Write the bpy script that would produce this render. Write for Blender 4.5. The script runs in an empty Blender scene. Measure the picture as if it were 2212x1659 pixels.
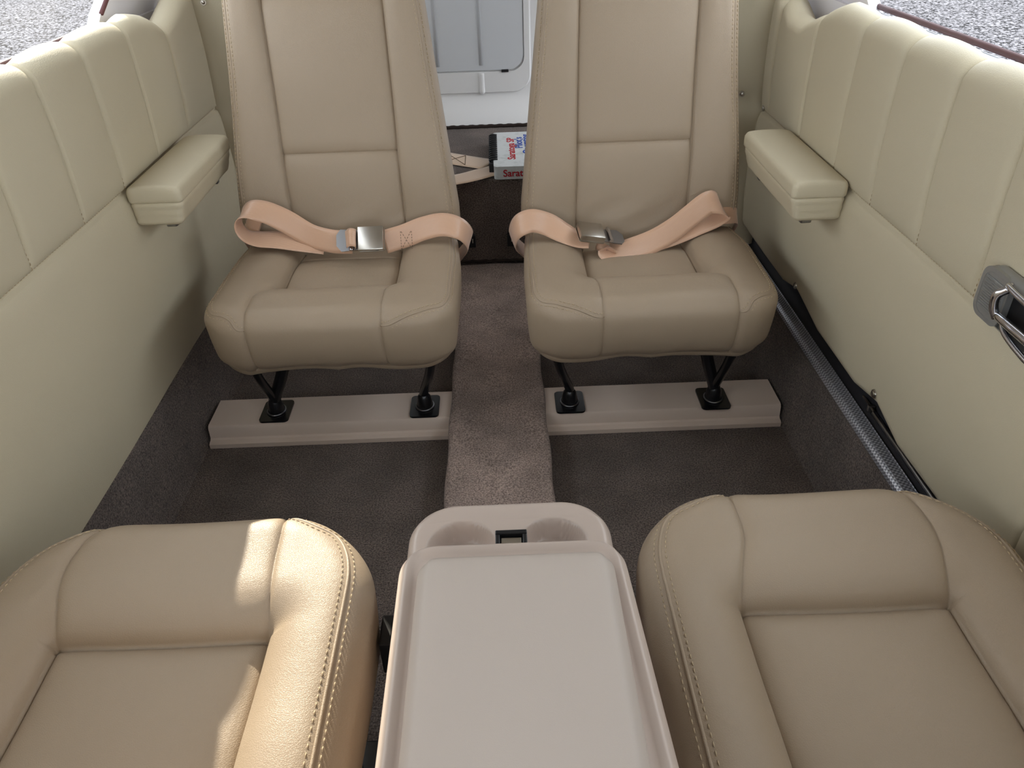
import bpy, bmesh, math, random
import numpy as np
from mathutils import Vector, Matrix

random.seed(4)
scene = bpy.context.scene
COL = scene.collection

# ------------------------------------------------------------------ camera
PITCH, ROLL, YAW = math.radians(34.2), math.radians(2.0), math.radians(0.4)
f_ = Vector((math.sin(YAW)*math.cos(PITCH), math.cos(YAW)*math.cos(PITCH), -math.sin(PITCH)))
r_ = Vector((math.cos(YAW), -math.sin(YAW), 0))
u_ = r_.cross(f_)
R_ = r_*math.cos(ROLL) - u_*math.sin(ROLL)
U_ = u_*math.cos(ROLL) + r_*math.sin(ROLL)
cam_data = bpy.data.cameras.new('camera')
cam_data.sensor_fit = 'HORIZONTAL'
cam_data.sensor_width = 36.0
cam_data.lens = 36.0*1660.0/2212.0
cam_data.clip_start = 0.02
cam = bpy.data.objects.new('camera', cam_data)
COL.objects.link(cam)
M = Matrix((R_, U_, -f_)).transposed().to_4x4()
M.translation = Vector((0.03, 0.0, 1.0))
cam.matrix_world = M
scene.camera = cam

# ------------------------------------------------------------------ light
world = bpy.data.worlds.new('world'); scene.world = world
world.use_nodes = True
nt = world.node_tree; nt.nodes.clear()
wo = nt.nodes.new('ShaderNodeOutputWorld')
bg = nt.nodes.new('ShaderNodeBackground'); bg.inputs['Strength'].default_value = 1.0
sky = nt.nodes.new('ShaderNodeTexSky'); sky.sky_type = 'HOSEK_WILKIE'
sky.sun_direction = Vector((-.38, .86, .40)).normalized(); sky.turbidity = 4.0; sky.ground_albedo = .3
mixn = nt.nodes.new('ShaderNodeMix'); mixn.data_type = 'RGBA'
mixn.inputs[0].default_value = 0.72
mixn.inputs[7].default_value = (0.93, 0.96, 1.0, 1)
nt.links.new(sky.outputs[0], mixn.inputs[6])
nt.links.new(mixn.outputs[2], bg.inputs['Color'])
nt.links.new(bg.outputs[0], wo.inputs['Surface'])
bg.inputs['Strength'].default_value = 3.6

sun = bpy.data.lights.new('sun', 'SUN'); sun.energy = 6.0; sun.angle = math.radians(0.35)
sun.color = (1.0, .88, .70)
so = bpy.data.objects.new('sun', sun); COL.objects.link(so)
sd = Vector((-.383, .90, .425)).normalized()
so.rotation_euler = sd.to_track_quat('Z', 'Y').to_euler()
so.location = (0, 0, 5)

vs = scene.view_settings
vs.view_transform = 'Standard'; vs.look = 'None'; vs.gamma = 1.0; vs.use_curve_mapping = False
vs.exposure = 0.82

# ------------------------------------------------------------------ materials
def srgb(r, g, b):
    def c(v):
        v /= 255.0
        return v/12.92 if v <= .04045 else ((v+.055)/1.055)**2.4
    return (c(r), c(g), c(b), 1)

def mat(name, col, rough=.5, spec=.5, metal=0.0, bumps=(), var=None, sheen=0.0, coat=0.0):
    """bumps: (kind, scale, strength, distance); var: (scale, colour2, lo, hi)"""
    m = bpy.data.materials.new(name); m.use_nodes = True
    n = m.node_tree; b = n.nodes['Principled BSDF']
    b.inputs['Base Color'].default_value = col
    b.inputs['Roughness'].default_value = rough
    b.inputs['Specular IOR Level'].default_value = spec
    b.inputs['Metallic'].default_value = metal
    b.inputs['Sheen Weight'].default_value = sheen
    b.inputs['Coat Weight'].default_value = coat
    tc = n.nodes.new('ShaderNodeTexCoord')
    prev = None
    for kind, sc, st, dist in bumps:
        if kind == 'voronoi':
            t = n.nodes.new('ShaderNodeTexVoronoi'); t.feature = 'DISTANCE_TO_EDGE'
            t.inputs['Scale'].default_value = sc
            # wobble the cells a little
            nz = n.nodes.new('ShaderNodeTexNoise'); nz.inputs['Scale'].default_value = sc*.6
            mx = n.nodes.new('ShaderNodeMix'); mx.data_type = 'VECTOR'; mx.inputs[0].default_value = .0015
            n.links.new(tc.outputs['Object'], nz.inputs['Vector'])
            n.links.new(tc.outputs['Object'], mx.inputs[4]); n.links.new(nz.outputs['Color'], mx.inputs[5])
            n.links.new(mx.outputs[1], t.inputs['Vector'])
            out = t.outputs['Distance']
            mr = n.nodes.new('ShaderNodeMapRange'); mr.inputs[2].default_value = .18
            n.links.new(out, mr.inputs[0]); out = mr.outputs[0]
        else:
            t = n.nodes.new('ShaderNodeTexNoise'); t.inputs['Scale'].default_value = sc
            t.inputs['Detail'].default_value = 3
            n.links.new(tc.outputs['Object'], t.inputs['Vector'])
            out = t.outputs['Fac']
        bp = n.nodes.new('ShaderNodeBump'); bp.inputs['Strength'].default_value = st
        bp.inputs['Distance'].default_value = dist
        n.links.new(out, bp.inputs['Height'])
        if prev is not None: n.links.new(prev.outputs[0], bp.inputs['Normal'])
        prev = bp
    if prev is not None: n.links.new(prev.outputs[0], b.inputs['Normal'])
    if var:
        sc, c2, lo, hi = var[:4]
        t = n.nodes.new('ShaderNodeTexNoise'); t.inputs['Scale'].default_value = sc
        t.inputs['Detail'].default_value = 4; t.inputs['Roughness'].default_value = .65
        n.links.new(tc.outputs['Object'], t.inputs['Vector'])
        mr = n.nodes.new('ShaderNodeMapRange'); mr.inputs[1].default_value = lo; mr.inputs[2].default_value = hi
        n.links.new(t.outputs['Fac'], mr.inputs[0])
        mx = n.nodes.new('ShaderNodeMix'); mx.data_type = 'RGBA'
        mx.inputs[6].default_value = col; mx.inputs[7].default_value = c2
        n.links.new(mr.outputs[0], mx.inputs[0]); n.links.new(mx.outputs[2], b.inputs['Base Color'])
        if len(var) > 4:
            t2 = n.nodes.new('ShaderNodeTexNoise'); t2.inputs['Scale'].default_value = var[4]; t2.inputs['Detail'].default_value = 5
            n.links.new(tc.outputs['Object'], t2.inputs['Vector'])
            m2 = n.nodes.new('ShaderNodeMapRange'); m2.inputs[1].default_value = .35; m2.inputs[2].default_value = .65
            m2.inputs[3].default_value = .80; m2.inputs[4].default_value = 1.22
            n.links.new(t2.outputs['Fac'], m2.inputs[0])
            vm = n.nodes.new('ShaderNodeVectorMath'); vm.operation = 'SCALE'
            n.links.new(mx.outputs[2], vm.inputs[0]); n.links.new(m2.outputs[0], vm.inputs['Scale'])
            n.links.new(vm.outputs[0], b.inputs['Base Color'])
    return m

LEATHER = mat('seat_leather', srgb(160, 142, 121), .46, .38,
              bumps=(('voronoi', 520, .24, .0006), ('noise', 14, .10, .012)))
WALLV = mat('panel_vinyl', srgb(201, 190, 164), .5, .35,
            bumps=(('voronoi', 420, .20, .0006), ('noise', 9, .08, .02)))
THREAD = mat('thread', srgb(190, 170, 142), .8, .2)
THREAD_D = mat('seam_thread', srgb(122, 104, 86), .8, .2)
CARPET = mat('dark_carpet', srgb(132, 118, 110), .95, .1, bumps=(('noise', 520, .9, .004), ('noise', 60, .3, .006)),
             var=(330, srgb(66, 57, 53), .38, .62, 9), sheen=.15)
CARPET2 = mat('tunnel_carpet', srgb(196, 174, 163), .95, .1, bumps=(('noise', 520, .9, .004), ('noise', 40, .3, .006)),
              var=(330, srgb(116, 99, 92), .38, .62, 11), sheen=.2)  # lighter than the floor carpet: nap and light on the strip put into colour
CARPET_EDGE = mat('carpet_binding', srgb(58, 49, 46), .9, .1, bumps=(('noise', 700, .9, .003),))
RAILM = mat('rail_paint', srgb(218, 200, 186), .55, .3, bumps=(('noise', 500, .06, .001),))
CONSOLE = mat('console_plastic', srgb(190, 174, 163), .30, .45, bumps=(('noise', 600, .04, .0006),))
CONPAD = mat('console_pad', srgb(180, 168, 158), .48, .35, bumps=(('voronoi', 650, .08, .0005), ('noise', 12, .10, .008)))
WHITEP = mat('white_plastic', srgb(228, 228, 228), .38, .4, bumps=(('noise', 90, .05, .002),))
FRAMEP = mat('frame_plastic', srgb(238, 236, 242), .4, .4)
BLACKM = mat('black_paint', srgb(20, 20, 23), .25, .5)
BLACKP = mat('black_plastic', srgb(24, 24, 27), .4, .4)
RUBBER = mat('rubber', srgb(34, 33, 37), .6, .3)
HGREY = mat('handle_grey', srgb(158, 158, 156), .32, .5, .55)
CHROME = mat('chrome', srgb(200, 200, 205), .14, .5, 1.0)
STEEL = mat('brushed_steel', srgb(185, 180, 172), .28, .5, 1.0, bumps=(('noise', 300, .05, .0005),))
DARKSTEEL = mat('dark_steel', srgb(150, 150, 152), .28, .5, 1.0)
CEILM = mat('ceiling_fabric', srgb(235, 231, 222), .9, .1)
PAGES = mat('paper', srgb(205, 208, 208), .7, .2, var=(40, srgb(176, 182, 180), .5, .75))
RED = mat('red_ink', srgb(176, 30, 40), .6, .2)
BLUE = mat('blue_ink', srgb(30, 70, 160), .6, .2)
GREYINK = mat('grey_ink', srgb(120, 128, 135), .6, .2)
PAINT = mat('white_paint', srgb(215, 216, 222), .25, .5)
SEALM = mat('window_seal', srgb(84, 50, 50), .6, .3)
BLUESTONE = mat('release_button', srgb(185, 200, 212), .3, .5)

# webbing: fine ribs along the strap
def webbing(name, c1, c2):
    m = bpy.data.materials.new(name); m.use_nodes = True
    n = m.node_tree; b = n.nodes['Principled BSDF']
    b.inputs['Roughness'].default_value = .34; b.inputs['Specular IOR Level'].default_value = .55
    b.inputs['Sheen Weight'].default_value = .25
    uv = n.nodes.new('ShaderNodeUVMap'); uv.uv_map = 'uv'
    sp = n.nodes.new('ShaderNodeSeparateXYZ'); n.links.new(uv.outputs[0], sp.inputs[0])
    w = n.nodes.new('ShaderNodeTexWave'); w.inputs['Scale'].default_value = 1.3
    w.bands_direction = 'Y'; w.inputs['Distortion'].default_value = .3
    n.links.new(uv.outputs[0], w.inputs['Vector'])
    mx = n.nodes.new('ShaderNodeMix'); mx.data_type = 'RGBA'
    mx.inputs[6].default_value = c1; mx.inputs[7].default_value = c2
    n.links.new(w.outputs['Fac'], mx.inputs[0]); n.links.new(mx.outputs[2], b.inputs['Base Color'])
    bp = n.nodes.new('ShaderNodeBump'); bp.inputs['Strength'].default_value = .15; bp.inputs['Distance'].default_value = .001
    n.links.new(w.outputs['Fac'], bp.inputs['Height']); n.links.new(bp.outputs[0], b.inputs['Normal'])
    return m
WEB = webbing('belt_webbing', srgb(216, 176, 148), srgb(200, 160, 132))
WEBT = webbing('tan_webbing', srgb(206, 178, 150), srgb(196, 166, 138))
WEBP = webbing('pale_webbing', srgb(225, 196, 165), srgb(196, 168, 142))

# scuff plate: embossed aluminium
SCUFF = bpy.data.materials.new('scuff_plate'); SCUFF.use_nodes = True
n = SCUFF.node_tree; b = n.nodes['Principled BSDF']
b.inputs['Metallic'].default_value = .75; b.inputs['Roughness'].default_value = .36
b.inputs['Base Color'].default_value = srgb(228, 230, 240)
tc = n.nodes.new('ShaderNodeTexCoord'); ck = n.nodes.new('ShaderNodeTexChecker'); ck.inputs['Scale'].default_value = 260
bp = n.nodes.new('ShaderNodeBump'); bp.inputs['Strength'].default_value = .5; bp.inputs['Distance'].default_value = .001
n.links.new(tc.outputs['Object'], ck.inputs['Vector']); n.links.new(ck.outputs['Fac'], bp.inputs['Height'])
n.links.new(bp.outputs[0], b.inputs['Normal'])
ck.inputs['Color1'].default_value = srgb(240, 242, 250); ck.inputs['Color2'].default_value = srgb(150, 153, 164)
n.links.new(ck.outputs['Color'], b.inputs['Base Color'])

# asphalt
ASPH = mat('asphalt', srgb(124, 122, 127), .95, .03, bumps=(('noise', 30, .6, .02),),
           var=(30, srgb(14, 14, 17), .44, .55))

# clear acrylic
GLASS = bpy.data.materials.new('clear_acrylic'); GLASS.use_nodes = True
n = GLASS.node_tree; n.nodes.clear()
o = n.nodes.new('ShaderNodeOutputMaterial'); mixs = n.nodes.new('ShaderNodeMixShader')
tr = n.nodes.new('ShaderNodeBsdfTransparent'); gl = n.nodes.new('ShaderNodeBsdfGlossy'); gl.inputs['Roughness'].default_value = .02
tr.inputs['Color'].default_value = (.94, .96, .97, 1)
fr = n.nodes.new('ShaderNodeFresnel'); fr.inputs['IOR'].default_value = 1.3
ge = n.nodes.new('ShaderNodeNewGeometry'); ma = n.nodes.new('ShaderNodeMath'); ma.operation = 'SUBTRACT'; ma.inputs[0].default_value = 1.0; ma.use_clamp = True
mu = n.nodes.new('ShaderNodeMath'); mu.operation = 'MULTIPLY'
n.links.new(ge.outputs['Backfacing'], ma.inputs[1]); n.links.new(ma.outputs[0], mu.inputs[0]); n.links.new(fr.outputs[0], mu.inputs[1])
mu2 = n.nodes.new('ShaderNodeMath'); mu2.operation = 'MULTIPLY'; mu2.inputs[1].default_value = .25
n.links.new(mu.outputs[0], mu2.inputs[0]); n.links.new(mu2.outputs[0], mixs.inputs[0]); n.links.new(tr.outputs[0], mixs.inputs[1]); n.links.new(gl.outputs[0], mixs.inputs[2])
n.links.new(mixs.outputs[0], o.inputs['Surface'])

# ------------------------------------------------------------------ object helpers
def obj(name, verts, faces, m, parent=None, smooth=True, uvs=None):
    me = bpy.data.meshes.new(name)
    me.from_pydata([tuple(map(float, v)) for v in verts], [], faces)
    if m: me.materials.append(m)
    if smooth: me.polygons.foreach_set('use_smooth', [True]*len(me.polygons))
    if uvs is not None:
        l = me.uv_layers.new(name='uv')
        for p in me.polygons:
            for li in p.loop_indices: l.data[li].uv = uvs[me.loops[li].vertex_index]
    me.update()
    o = bpy.data.objects.new(name, me); COL.objects.link(o)
    if parent: o.parent = parent
    return o

def tag(o, label=None, cat=None, group=None, kind=None):
    if label: o['label'] = label
    if cat: o['category'] = cat
    if group: o['group'] = group
    if kind: o['kind'] = kind
    return o

def thing(name, label, cat, loc=(0, 0, 0), rotz=0.0, group=None):
    o = bpy.data.objects.new(name, None); COL.objects.link(o)
    o.location = loc; o.rotation_euler = (0, 0, rotz); o.empty_display_size = .05
    return tag(o, label, cat, group)

class MB:
    """collects shapes into one mesh"""
    def __init__(s): s.v = []; s.f = []
    def add(s, v, f):
        k = len(s.v); s.v += [tuple(map(float, p)) for p in v]; s.f += [tuple(i+k for i in g) for g in f]; return s
    def box(s, c, size, bev=0.0, rot=None, seg=2):
        bm = bmesh.new(); bmesh.ops.create_cube(bm, size=1)
        for v in bm.verts: v.co = Vector((v.co.x*size[0], v.co.y*size[1], v.co.z*size[2]))
        if bev: bmesh.ops.bevel(bm, geom=bm.edges[:], offset=bev, segments=seg, affect='EDGES', profile=.5)
        if rot is not None: bmesh.ops.rotate(bm, verts=bm.verts, matrix=rot)
        bm.verts.index_update()
        s.add([v.co+Vector(c) for v in bm.verts], [[v.index for v in f.verts] for f in bm.faces]); bm.free(); return s
    def tube(s, pts, r, seg=12, cap=True):
        pts = [Vector(p) for p in pts]; rs = r if isinstance(r, (list, tuple)) else [r]*len(pts)
        k = len(s.v); prev = None
        for i, p in enumerate(pts):
            t = (pts[min(i+1, len(pts)-1)]-pts[max(i-1, 0)]).normalized()
            if prev is None: a = t.orthogonal().normalized()
            else: a = (prev - t*prev.dot(t)).normalized()
            prev = a; b_ = t.cross(a)
            for j in range(seg):
                an = 2*math.pi*j/seg
                s.v.append(tuple(p+(a*math.cos(an)+b_*math.sin(an))*rs[i]))
        for i in range(len(pts)-1):
            for j in range(seg):
                a0 = k+i*seg+j; a1 = k+i*seg+(j+1) % seg
                s.f.append((a0, a1, a1+seg, a0+seg))
        if cap:
            s.f.append(tuple(k+j for j in range(seg))[::-1]); e = k+(len(pts)-1)*seg
            s.f.append(tuple(e+j for j in range(seg)))
        return s
    def cyl(s, c, r, h, axis='z', seg=24, bev=.0):
        c = Vector(c); d = {'x': Vector((1, 0, 0)), 'y': Vector((0, 1, 0)), 'z': Vector((0, 0, 1))}[axis] if isinstance(axis, str) else Vector(axis).normalized()
        b_ = min(bev, h*.45)
        if bev: return s.tube([c-d*h/2, c-d*h/2, c+d*(h/2-b_), c+d*h/2], [r, r, r, r-b_], seg)
        return s.tube([c-d*h/2, c+d*h/2], r, seg)
    def prism(s, prof, x0, x1, axis='x'):
        """profile of (a,b) extruded; axis x: (y,z) profile, y: (x,z), z: (x,y)"""
        k = len(s.v); m_ = len(prof)
        for xx in (x0, x1):
            for a, b_ in prof:
                s.v.append({'x': (xx, a, b_), 'y': (a, xx, b_), 'z': (a, b_, xx)}[axis])
        for i in range(m_):
            j = (i+1) % m_; s.f.append((k+i, k+j, k+m_+j, k+m_+i))
        s.f.append(tuple(k+i for i in range(m_))[::-1]); s.f.append(tuple(k+m_+i for i in range(m_)))
        return s
    def build(s, name, m, parent=None, smooth=False, auto=None):
        o = obj(name, s.v, s.f, m, parent, smooth)
        bm = bmesh.new(); bm.from_mesh(o.data); bmesh.ops.recalc_face_normals(bm, faces=bm.faces)
        if auto:
            for f in bm.faces: f.smooth = True
            for e in bm.edges:
                if len(e.link_faces) == 2 and e.calc_face_angle(0) > math.radians(auto): e.smooth = False
        bm.to_mesh(o.data); bm.free()
        return o

def rrect(hx, hy, r, n_=6, cx=0, cy=0):
    pts = []
    for sx, sy, a0 in ((1, 1, 0), (-1, 1, 90), (-1, -1, 180), (1, -1, 270)):
        for i in range(n_+1):
            a = math.radians(a0+90*i/n_)
            pts.append((cx+sx*(hx-r)+r*math.cos(a), cy+sy*(hy-r)+r*math.sin(a)))
    return pts

def lines(lo, hi, step, dense=(), edge=None):
    L = list(np.linspace(lo, hi, max(2, int(round((hi-lo)/step))+1)))
    for c in dense:
        for d in (0, .0012, .0026, .0045, .007): L += [c-d, c+d]
    L = sorted(x for x in L if lo-1e-9 <= x <= hi+1e-9)
    out = [L[0]]
    for x in L[1:]:
        if x-out[-1] > .0007: out.append(x)
    out[-1] = hi
    return out

def boxgrid(xs, ys, zs):
    idx = {}; V = []; F = []
    def vid(i, j, k):
        t = (i, j, k)
        if t not in idx: idx[t] = len(V); V.append((xs[i], ys[j], zs[k]))
        return idx[t]
    X, Y, Z = len(xs)-1, len(ys)-1, len(zs)-1
    for i in range(X):
        for j in range(Y):
            for k, fl in ((Z, 0), (0, 1)):
                q = [vid(i, j, k), vid(i+1, j, k), vid(i+1, j+1, k), vid(i, j+1, k)]
                F.append(tuple(q[::-1] if fl else q))
    for i in range(X):
        for k in range(Z):
            for j, fl in ((0, 0), (Y, 1)):
                q = [vid(i, j, k), vid(i+1, j, k), vid(i+1, j, k+1), vid(i, j, k+1)]
                F.append(tuple(q[::-1] if fl else q))
    for j in range(Y):
        for k in range(Z):
            for i, fl in ((0, 1), (X, 0)):
                q = [vid(i, j, k), vid(i, j+1, k), vid(i, j+1, k+1), vid(i, j, k+1)]
                F.append(tuple(q[::-1] if fl else q))
    return np.array(V), F

def rbox(q, half, r):
    half = np.array(half); inner = half-r
    c = np.clip(q, -inner, inner); d = q-c
    L = np.linalg.norm(d, axis=1, keepdims=True); n_ = d/np.maximum(L, 1e-9)
    return c+r*n_, n_

def plancorner(p, half, R):
    c = np.clip(p[:, :2], -(np.array(half[:2])-R), np.array(half[:2])-R); d = p[:, :2]-c
    m_ = np.max(np.abs(d), axis=1); L = np.linalg.norm(d, axis=1)
    sc = np.where(L > 1e-9, m_/np.maximum(L, 1e-9), 1)
    out = p.copy(); out[:, :2] = c+d*sc[:, None]
    return out

def rslab(q, half, R, r, ax=(0, 1, 2)):
    """slab with plan corner radius R and edge radius r; ax = (plan, plan, thickness) axes"""
    i, j, k = ax; hp = np.array([half[i], half[j]]); hz = half[k]
    xy = q[:, [i, j]]; c = np.clip(xy, -(hp-R), hp-R); d = xy-c
    e = np.clip(d/R, -1, 1)
    e = np.stack([e[:, 0]*np.sqrt(1-e[:, 1]**2/2), e[:, 1]*np.sqrt(1-e[:, 0]**2/2)], 1)
    L = np.linalg.norm(e, axis=1); m_ = L*R
    dr = e/np.maximum(L, 1e-9)[:, None]
    cr = np.minimum(m_, R-r); cz = np.clip(q[:, k], -(hz-r), hz-r)
    v0 = m_-cr; v1 = q[:, k]-cz; vl = np.maximum(np.hypot(v0, v1), 1e-9)
    n0, n1 = v0/vl, v1/vl
    p = np.zeros_like(q); n_ = np.zeros_like(q)
    pr = cr+np.where(v0+np.abs(v1) > 1e-8, r*n0, 0)
    p[:, [i, j]] = c+dr*pr[:, None]; p[:, k] = cz+r*n1
    n_[:, [i, j]] = dr*n0[:, None]; n_[:, k] = n1
    return p, n_

def sstep(a, b_, x):
    t = np.clip((x-a)/(b_-a), 0, 1); return t*t*(3-2*t)

def rounded(name, half, R, r, m, parent=None, step=.006, loc=(0, 0, 0), post=None, rotz=0):
    """rounded slab centred on loc; post(p, q, n) reshapes it"""
    V, F = boxgrid(lines(-half[0], half[0], step), lines(-half[1], half[1], step), lines(-half[2], half[2], step))
    p, n_ = rslab(V, half, max(R, r+.0005), r)
    if post is not None: p = post(p, V, n_)
    if rotz:
        c, s_ = math.cos(rotz), math.sin(rotz); p = np.stack([c*p[:, 0]-s_*p[:, 1], s_*p[:, 0]+c*p[:, 1], p[:, 2]], 1)
    return obj(name, p+np.array(loc), F, m, parent)

# ------------------------------------------------------------------ seats
def cushion_surface(q0, P):
    """local: x across, y towards the front (+), z up from the cushion's bottom"""
    a, bb, H = P['a'], P['b'], P['H']; half = (a, bb, H/2)
    q = q0.copy(); xc, yi = P['xc'], P['yi']
    path = q[:, 1] + np.where(q[:, 1] > bb-1e-4, H/2-q[:, 2], 0)
    ax = np.abs(q[:, 0]); sx = np.sign(q[:, 0])
    wid = sstep(yi-.005, yi+P['fl'], path)*np.exp(-((ax-xc)/.045)**2)
    out = P['out']
    q[:, 0] = q[:, 0] + wid*np.where(sx*out > 0, P['flare'], P['flare_in'])*out
    p, n_ = rslab(q, half, P['R'], P['r'])
    top = np.clip(n_[:, 2], 0, 1)**1.0
    # insert and bolsters
    dx = np.maximum(ax-xc, 0); dy = np.maximum(q0[:, 1]-yi, 0)
    d = np.sqrt(dx**2+dy**2)
    t = np.clip(d/P['w'], 0, 1)
    h = -P['D']*(1-np.sqrt(np.clip(1-(1-t)**2, 0, 1)))
    inside = (ax <= xc) & (q0[:, 1] <= yi)
    din = np.minimum(xc-ax, yi-q0[:, 1])
    h = np.where(inside, -P['D']+.007*(1-np.exp(-np.maximum(din, 0)/.02)), h)
    # towards the rear the bolsters sink a little
    rear = sstep(-.02, -bb, q0[:, 1])
    h = h-.012*rear
    p[:, 2] += h*top
    # puffed look of the bolsters and roll
    vis = (q0[:, 2] > -H/2+.004)
    gd = np.abs(ax-xc)
    act = (q0[:, 1] > yi-.003) & vis
    g = np.where(act, .0036*np.exp(-gd/.0024)+.0018*np.exp(-(gd/.010)**2), 0)
    g2 = np.where((ax < xc) & vis & (q0[:, 2] > H/2-.001), .003*np.exp(-np.abs(q0[:, 1]-yi)/.0025), 0)
    g3 = np.where((q0[:, 1] < yi) & (q0[:, 2] > H/2-.001), .003*np.exp(-gd/.0025), 0)
    yr = -bb+.125
    g4 = np.where((ax < xc) & (q0[:, 2] > H/2-.001), .002*np.exp(-np.abs(q0[:, 1]-yr)/.003), 0)
    p = p - n_*(g+g2+g3+g4)[:, None]
    # bulging front face, tucked in at the bottom
    fr = np.clip(n_[:, 1], 0, 1)
    zz = (q0[:, 2]+H/2)/H
    p[:, 1] += fr*(.010*(1-(ax/a)**4)*np.sin(np.pi*np.clip(zz, 0, 1))-.022*(1-zz)**2)
    sd_ = np.clip(np.abs(n_[:, 0]), 0, 1)
    p[:, 0] -= sx*sd_*.010*(1-zz)**2
    # plan taper to the rear
    p[:, 0] *= 1-P['taper']*sstep(.0, -bb, q0[:, 1])
    # a gently uneven hem
    p[:, 2] += np.where(zz < .5, (1-2*zz)*(.004*np.sin(ax*34)+.003*np.cos(q0[:, 1]*28)), 0)
    p[:, 2] += H/2
    # long soft waves in the hide
    p = p + n_*(.0016*np.sin(q0[:, 0]*23+1.3*np.sin(q0[:, 1]*17))*np.cos(q0[:, 1]*19+.7))[:, None]
    return p, n_

def back_surface(q0, P):
    a, bb, H = P['a'], P['b'], P['H']; half = (a, bb, H/2)
    q = q0.copy(); v = q0[:, 2]+H/2; ax = np.abs(q0[:, 0]); sx = np.sign(q0[:, 0]); xc = P['xc']
    tf = 1-P['taper']*np.clip((v-.10)/.50, 0, 1.2)
    q[:, 0] += sx*(xc/tf-xc)*np.exp(-((ax-xc)/.05)**2)
    p, n_ = rslab(q, half, P['R'], P['r'], (0, 2, 1))
    ax = np.abs(q0[:, 0]); xc = P['xc']
    v = q0[:, 2]+H/2
    front = np.clip(n_[:, 1], 0, 1)
    dx = np.maximum(ax-xc, 0)
    t = np.clip(dx/.055, 0, 1)
    h = -.014*(1-np.sqrt(np.clip(1-(1-t)**2, 0, 1)))
    h = np.where(ax <= xc, -.014+.008*(1-np.exp(-(xc-ax)/.025)), h)
    p[:, 1] += h*front
    onf = q0[:, 1] > bb-.001
    g = np.where(onf, .0035*np.exp(-np.abs(ax-xc)/.0026), 0)
    for vs_ in P['seams']:
        g = g+np.where(onf & (ax < xc), .0035*np.exp(-np.abs(v-vs_)/.0024)+.004*np.exp(-((v-vs_)/.014)**2), 0)
    # creases pulled into the foot of the insert
    cr = np.where(onf & (ax < xc), np.exp(-((v-P['fold'])/.03)**2), 0)
    g = g+cr*.0022*np.sin(q0[:, 0]*46+v*60)
    p = p-n_*g[:, None]
    # lumbar curve
    p[:, 1] += front*(.010*np.exp(-((v-.17)/.09)**2))
    p[:, 0] *= tf
    p[:, 0] += P['out']*.012*np.clip(v/.5, 0, 1.3)
    p[:, 2] += H/2
    p = p+n_*(.0016*np.sin(q0[:, 2]*21+1.1)*np.cos(q0[:, 0]*17))[:, None]*front[:, None]
    # recline
    t_ = P['tilt']; c, s_ = math.cos(t_), math.sin(t_)
    y, z = p[:, 1].copy(), p[:, 2].copy()
    p[:, 1] = c*y-s_*z; p[:, 2] = s_*y+c*z
    return p, n_

def follow(surf, P, Q, step=.004):
    """walk a rest path over a padded surface -> points, normals at even spacing"""
    Q = np.array(Q, float); seg = np.linalg.norm(np.diff(Q, axis=0), axis=1)
    s = np.concatenate([[0], np.cumsum(seg)]); m_ = int(s[-1]/.0015)
    u = np.linspace(0, s[-1], m_)
    QQ = np.stack([np.interp(u, s, Q[:, i]) for i in range(3)], 1)
    p, n_ = surf(QQ, P)
    # smooth the corners
    for _ in range(40):
        p[1:-1] = (p[:-2]+2*p[1:-1]+p[2:])/4; n_[1:-1] = (n_[:-2]+2*n_[1:-1]+n_[2:])/4
    L = np.concatenate([[0], np.cumsum(np.linalg.norm(np.diff(p, axis=0), axis=1))])
    w = np.linspace(0, L[-1], max(4, int(L[-1]/step)))
    pp = np.stack([np.interp(w, L, p[:, i]) for i in range(3)], 1)
    nn = np.stack([np.interp(w, L, n_[:, i]) for i in range(3)], 1)
    nn /= np.linalg.norm(nn, axis=1, keepdims=True)
    return pp, nn

def welt(name, paths, m, parent, r=.0019, lift=-.0004):
    for pp, nn in paths:
        b_ = MB(); b_.tube([tuple(x) for x in pp+nn*lift], r, 8); b_.build(name, m, parent, smooth=True)

def stitches(name, paths, m, parent, offs=(.0065, -.0065), length=.0048, pitch=.0078, r=.00075, lift=.0002):
    for pp, nn in paths:
        b_ = MB()
        L = np.concatenate([[0], np.cumsum(np.linalg.norm(np.diff(pp, axis=0), axis=1))])
        tot = L[-1]; k = 0.003
        while k+length < tot:
            ends = []
            for w in (k, k+length/2, k+length):
                p = np.array([np.interp(w, L, pp[:, i]) for i in range(3)]); n_ = np.array([np.interp(w, L, nn[:, i]) for i in range(3)])
                t = np.array([np.interp(min(w+.002, tot), L, pp[:, i])-np.interp(max(w-.002, 0), L, pp[:, i]) for i in range(3)])
                t /= max(np.linalg.norm(t), 1e-9); lat = np.cross(t, n_); lat /= max(np.linalg.norm(lat), 1e-9)
                ends.append((p, n_, lat))
            for o_ in offs:
                c = [e[0]+e[2]*o_+e[1]*(lift-abs(o_)**2/.09+(.0005 if i == 1 else -.0002)) for i, e in enumerate(ends)]
                b_.tube(c, [r*.6, r, r*.6], 5)
            k += pitch
        b_.build(name, m, parent, smooth=True)

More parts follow.
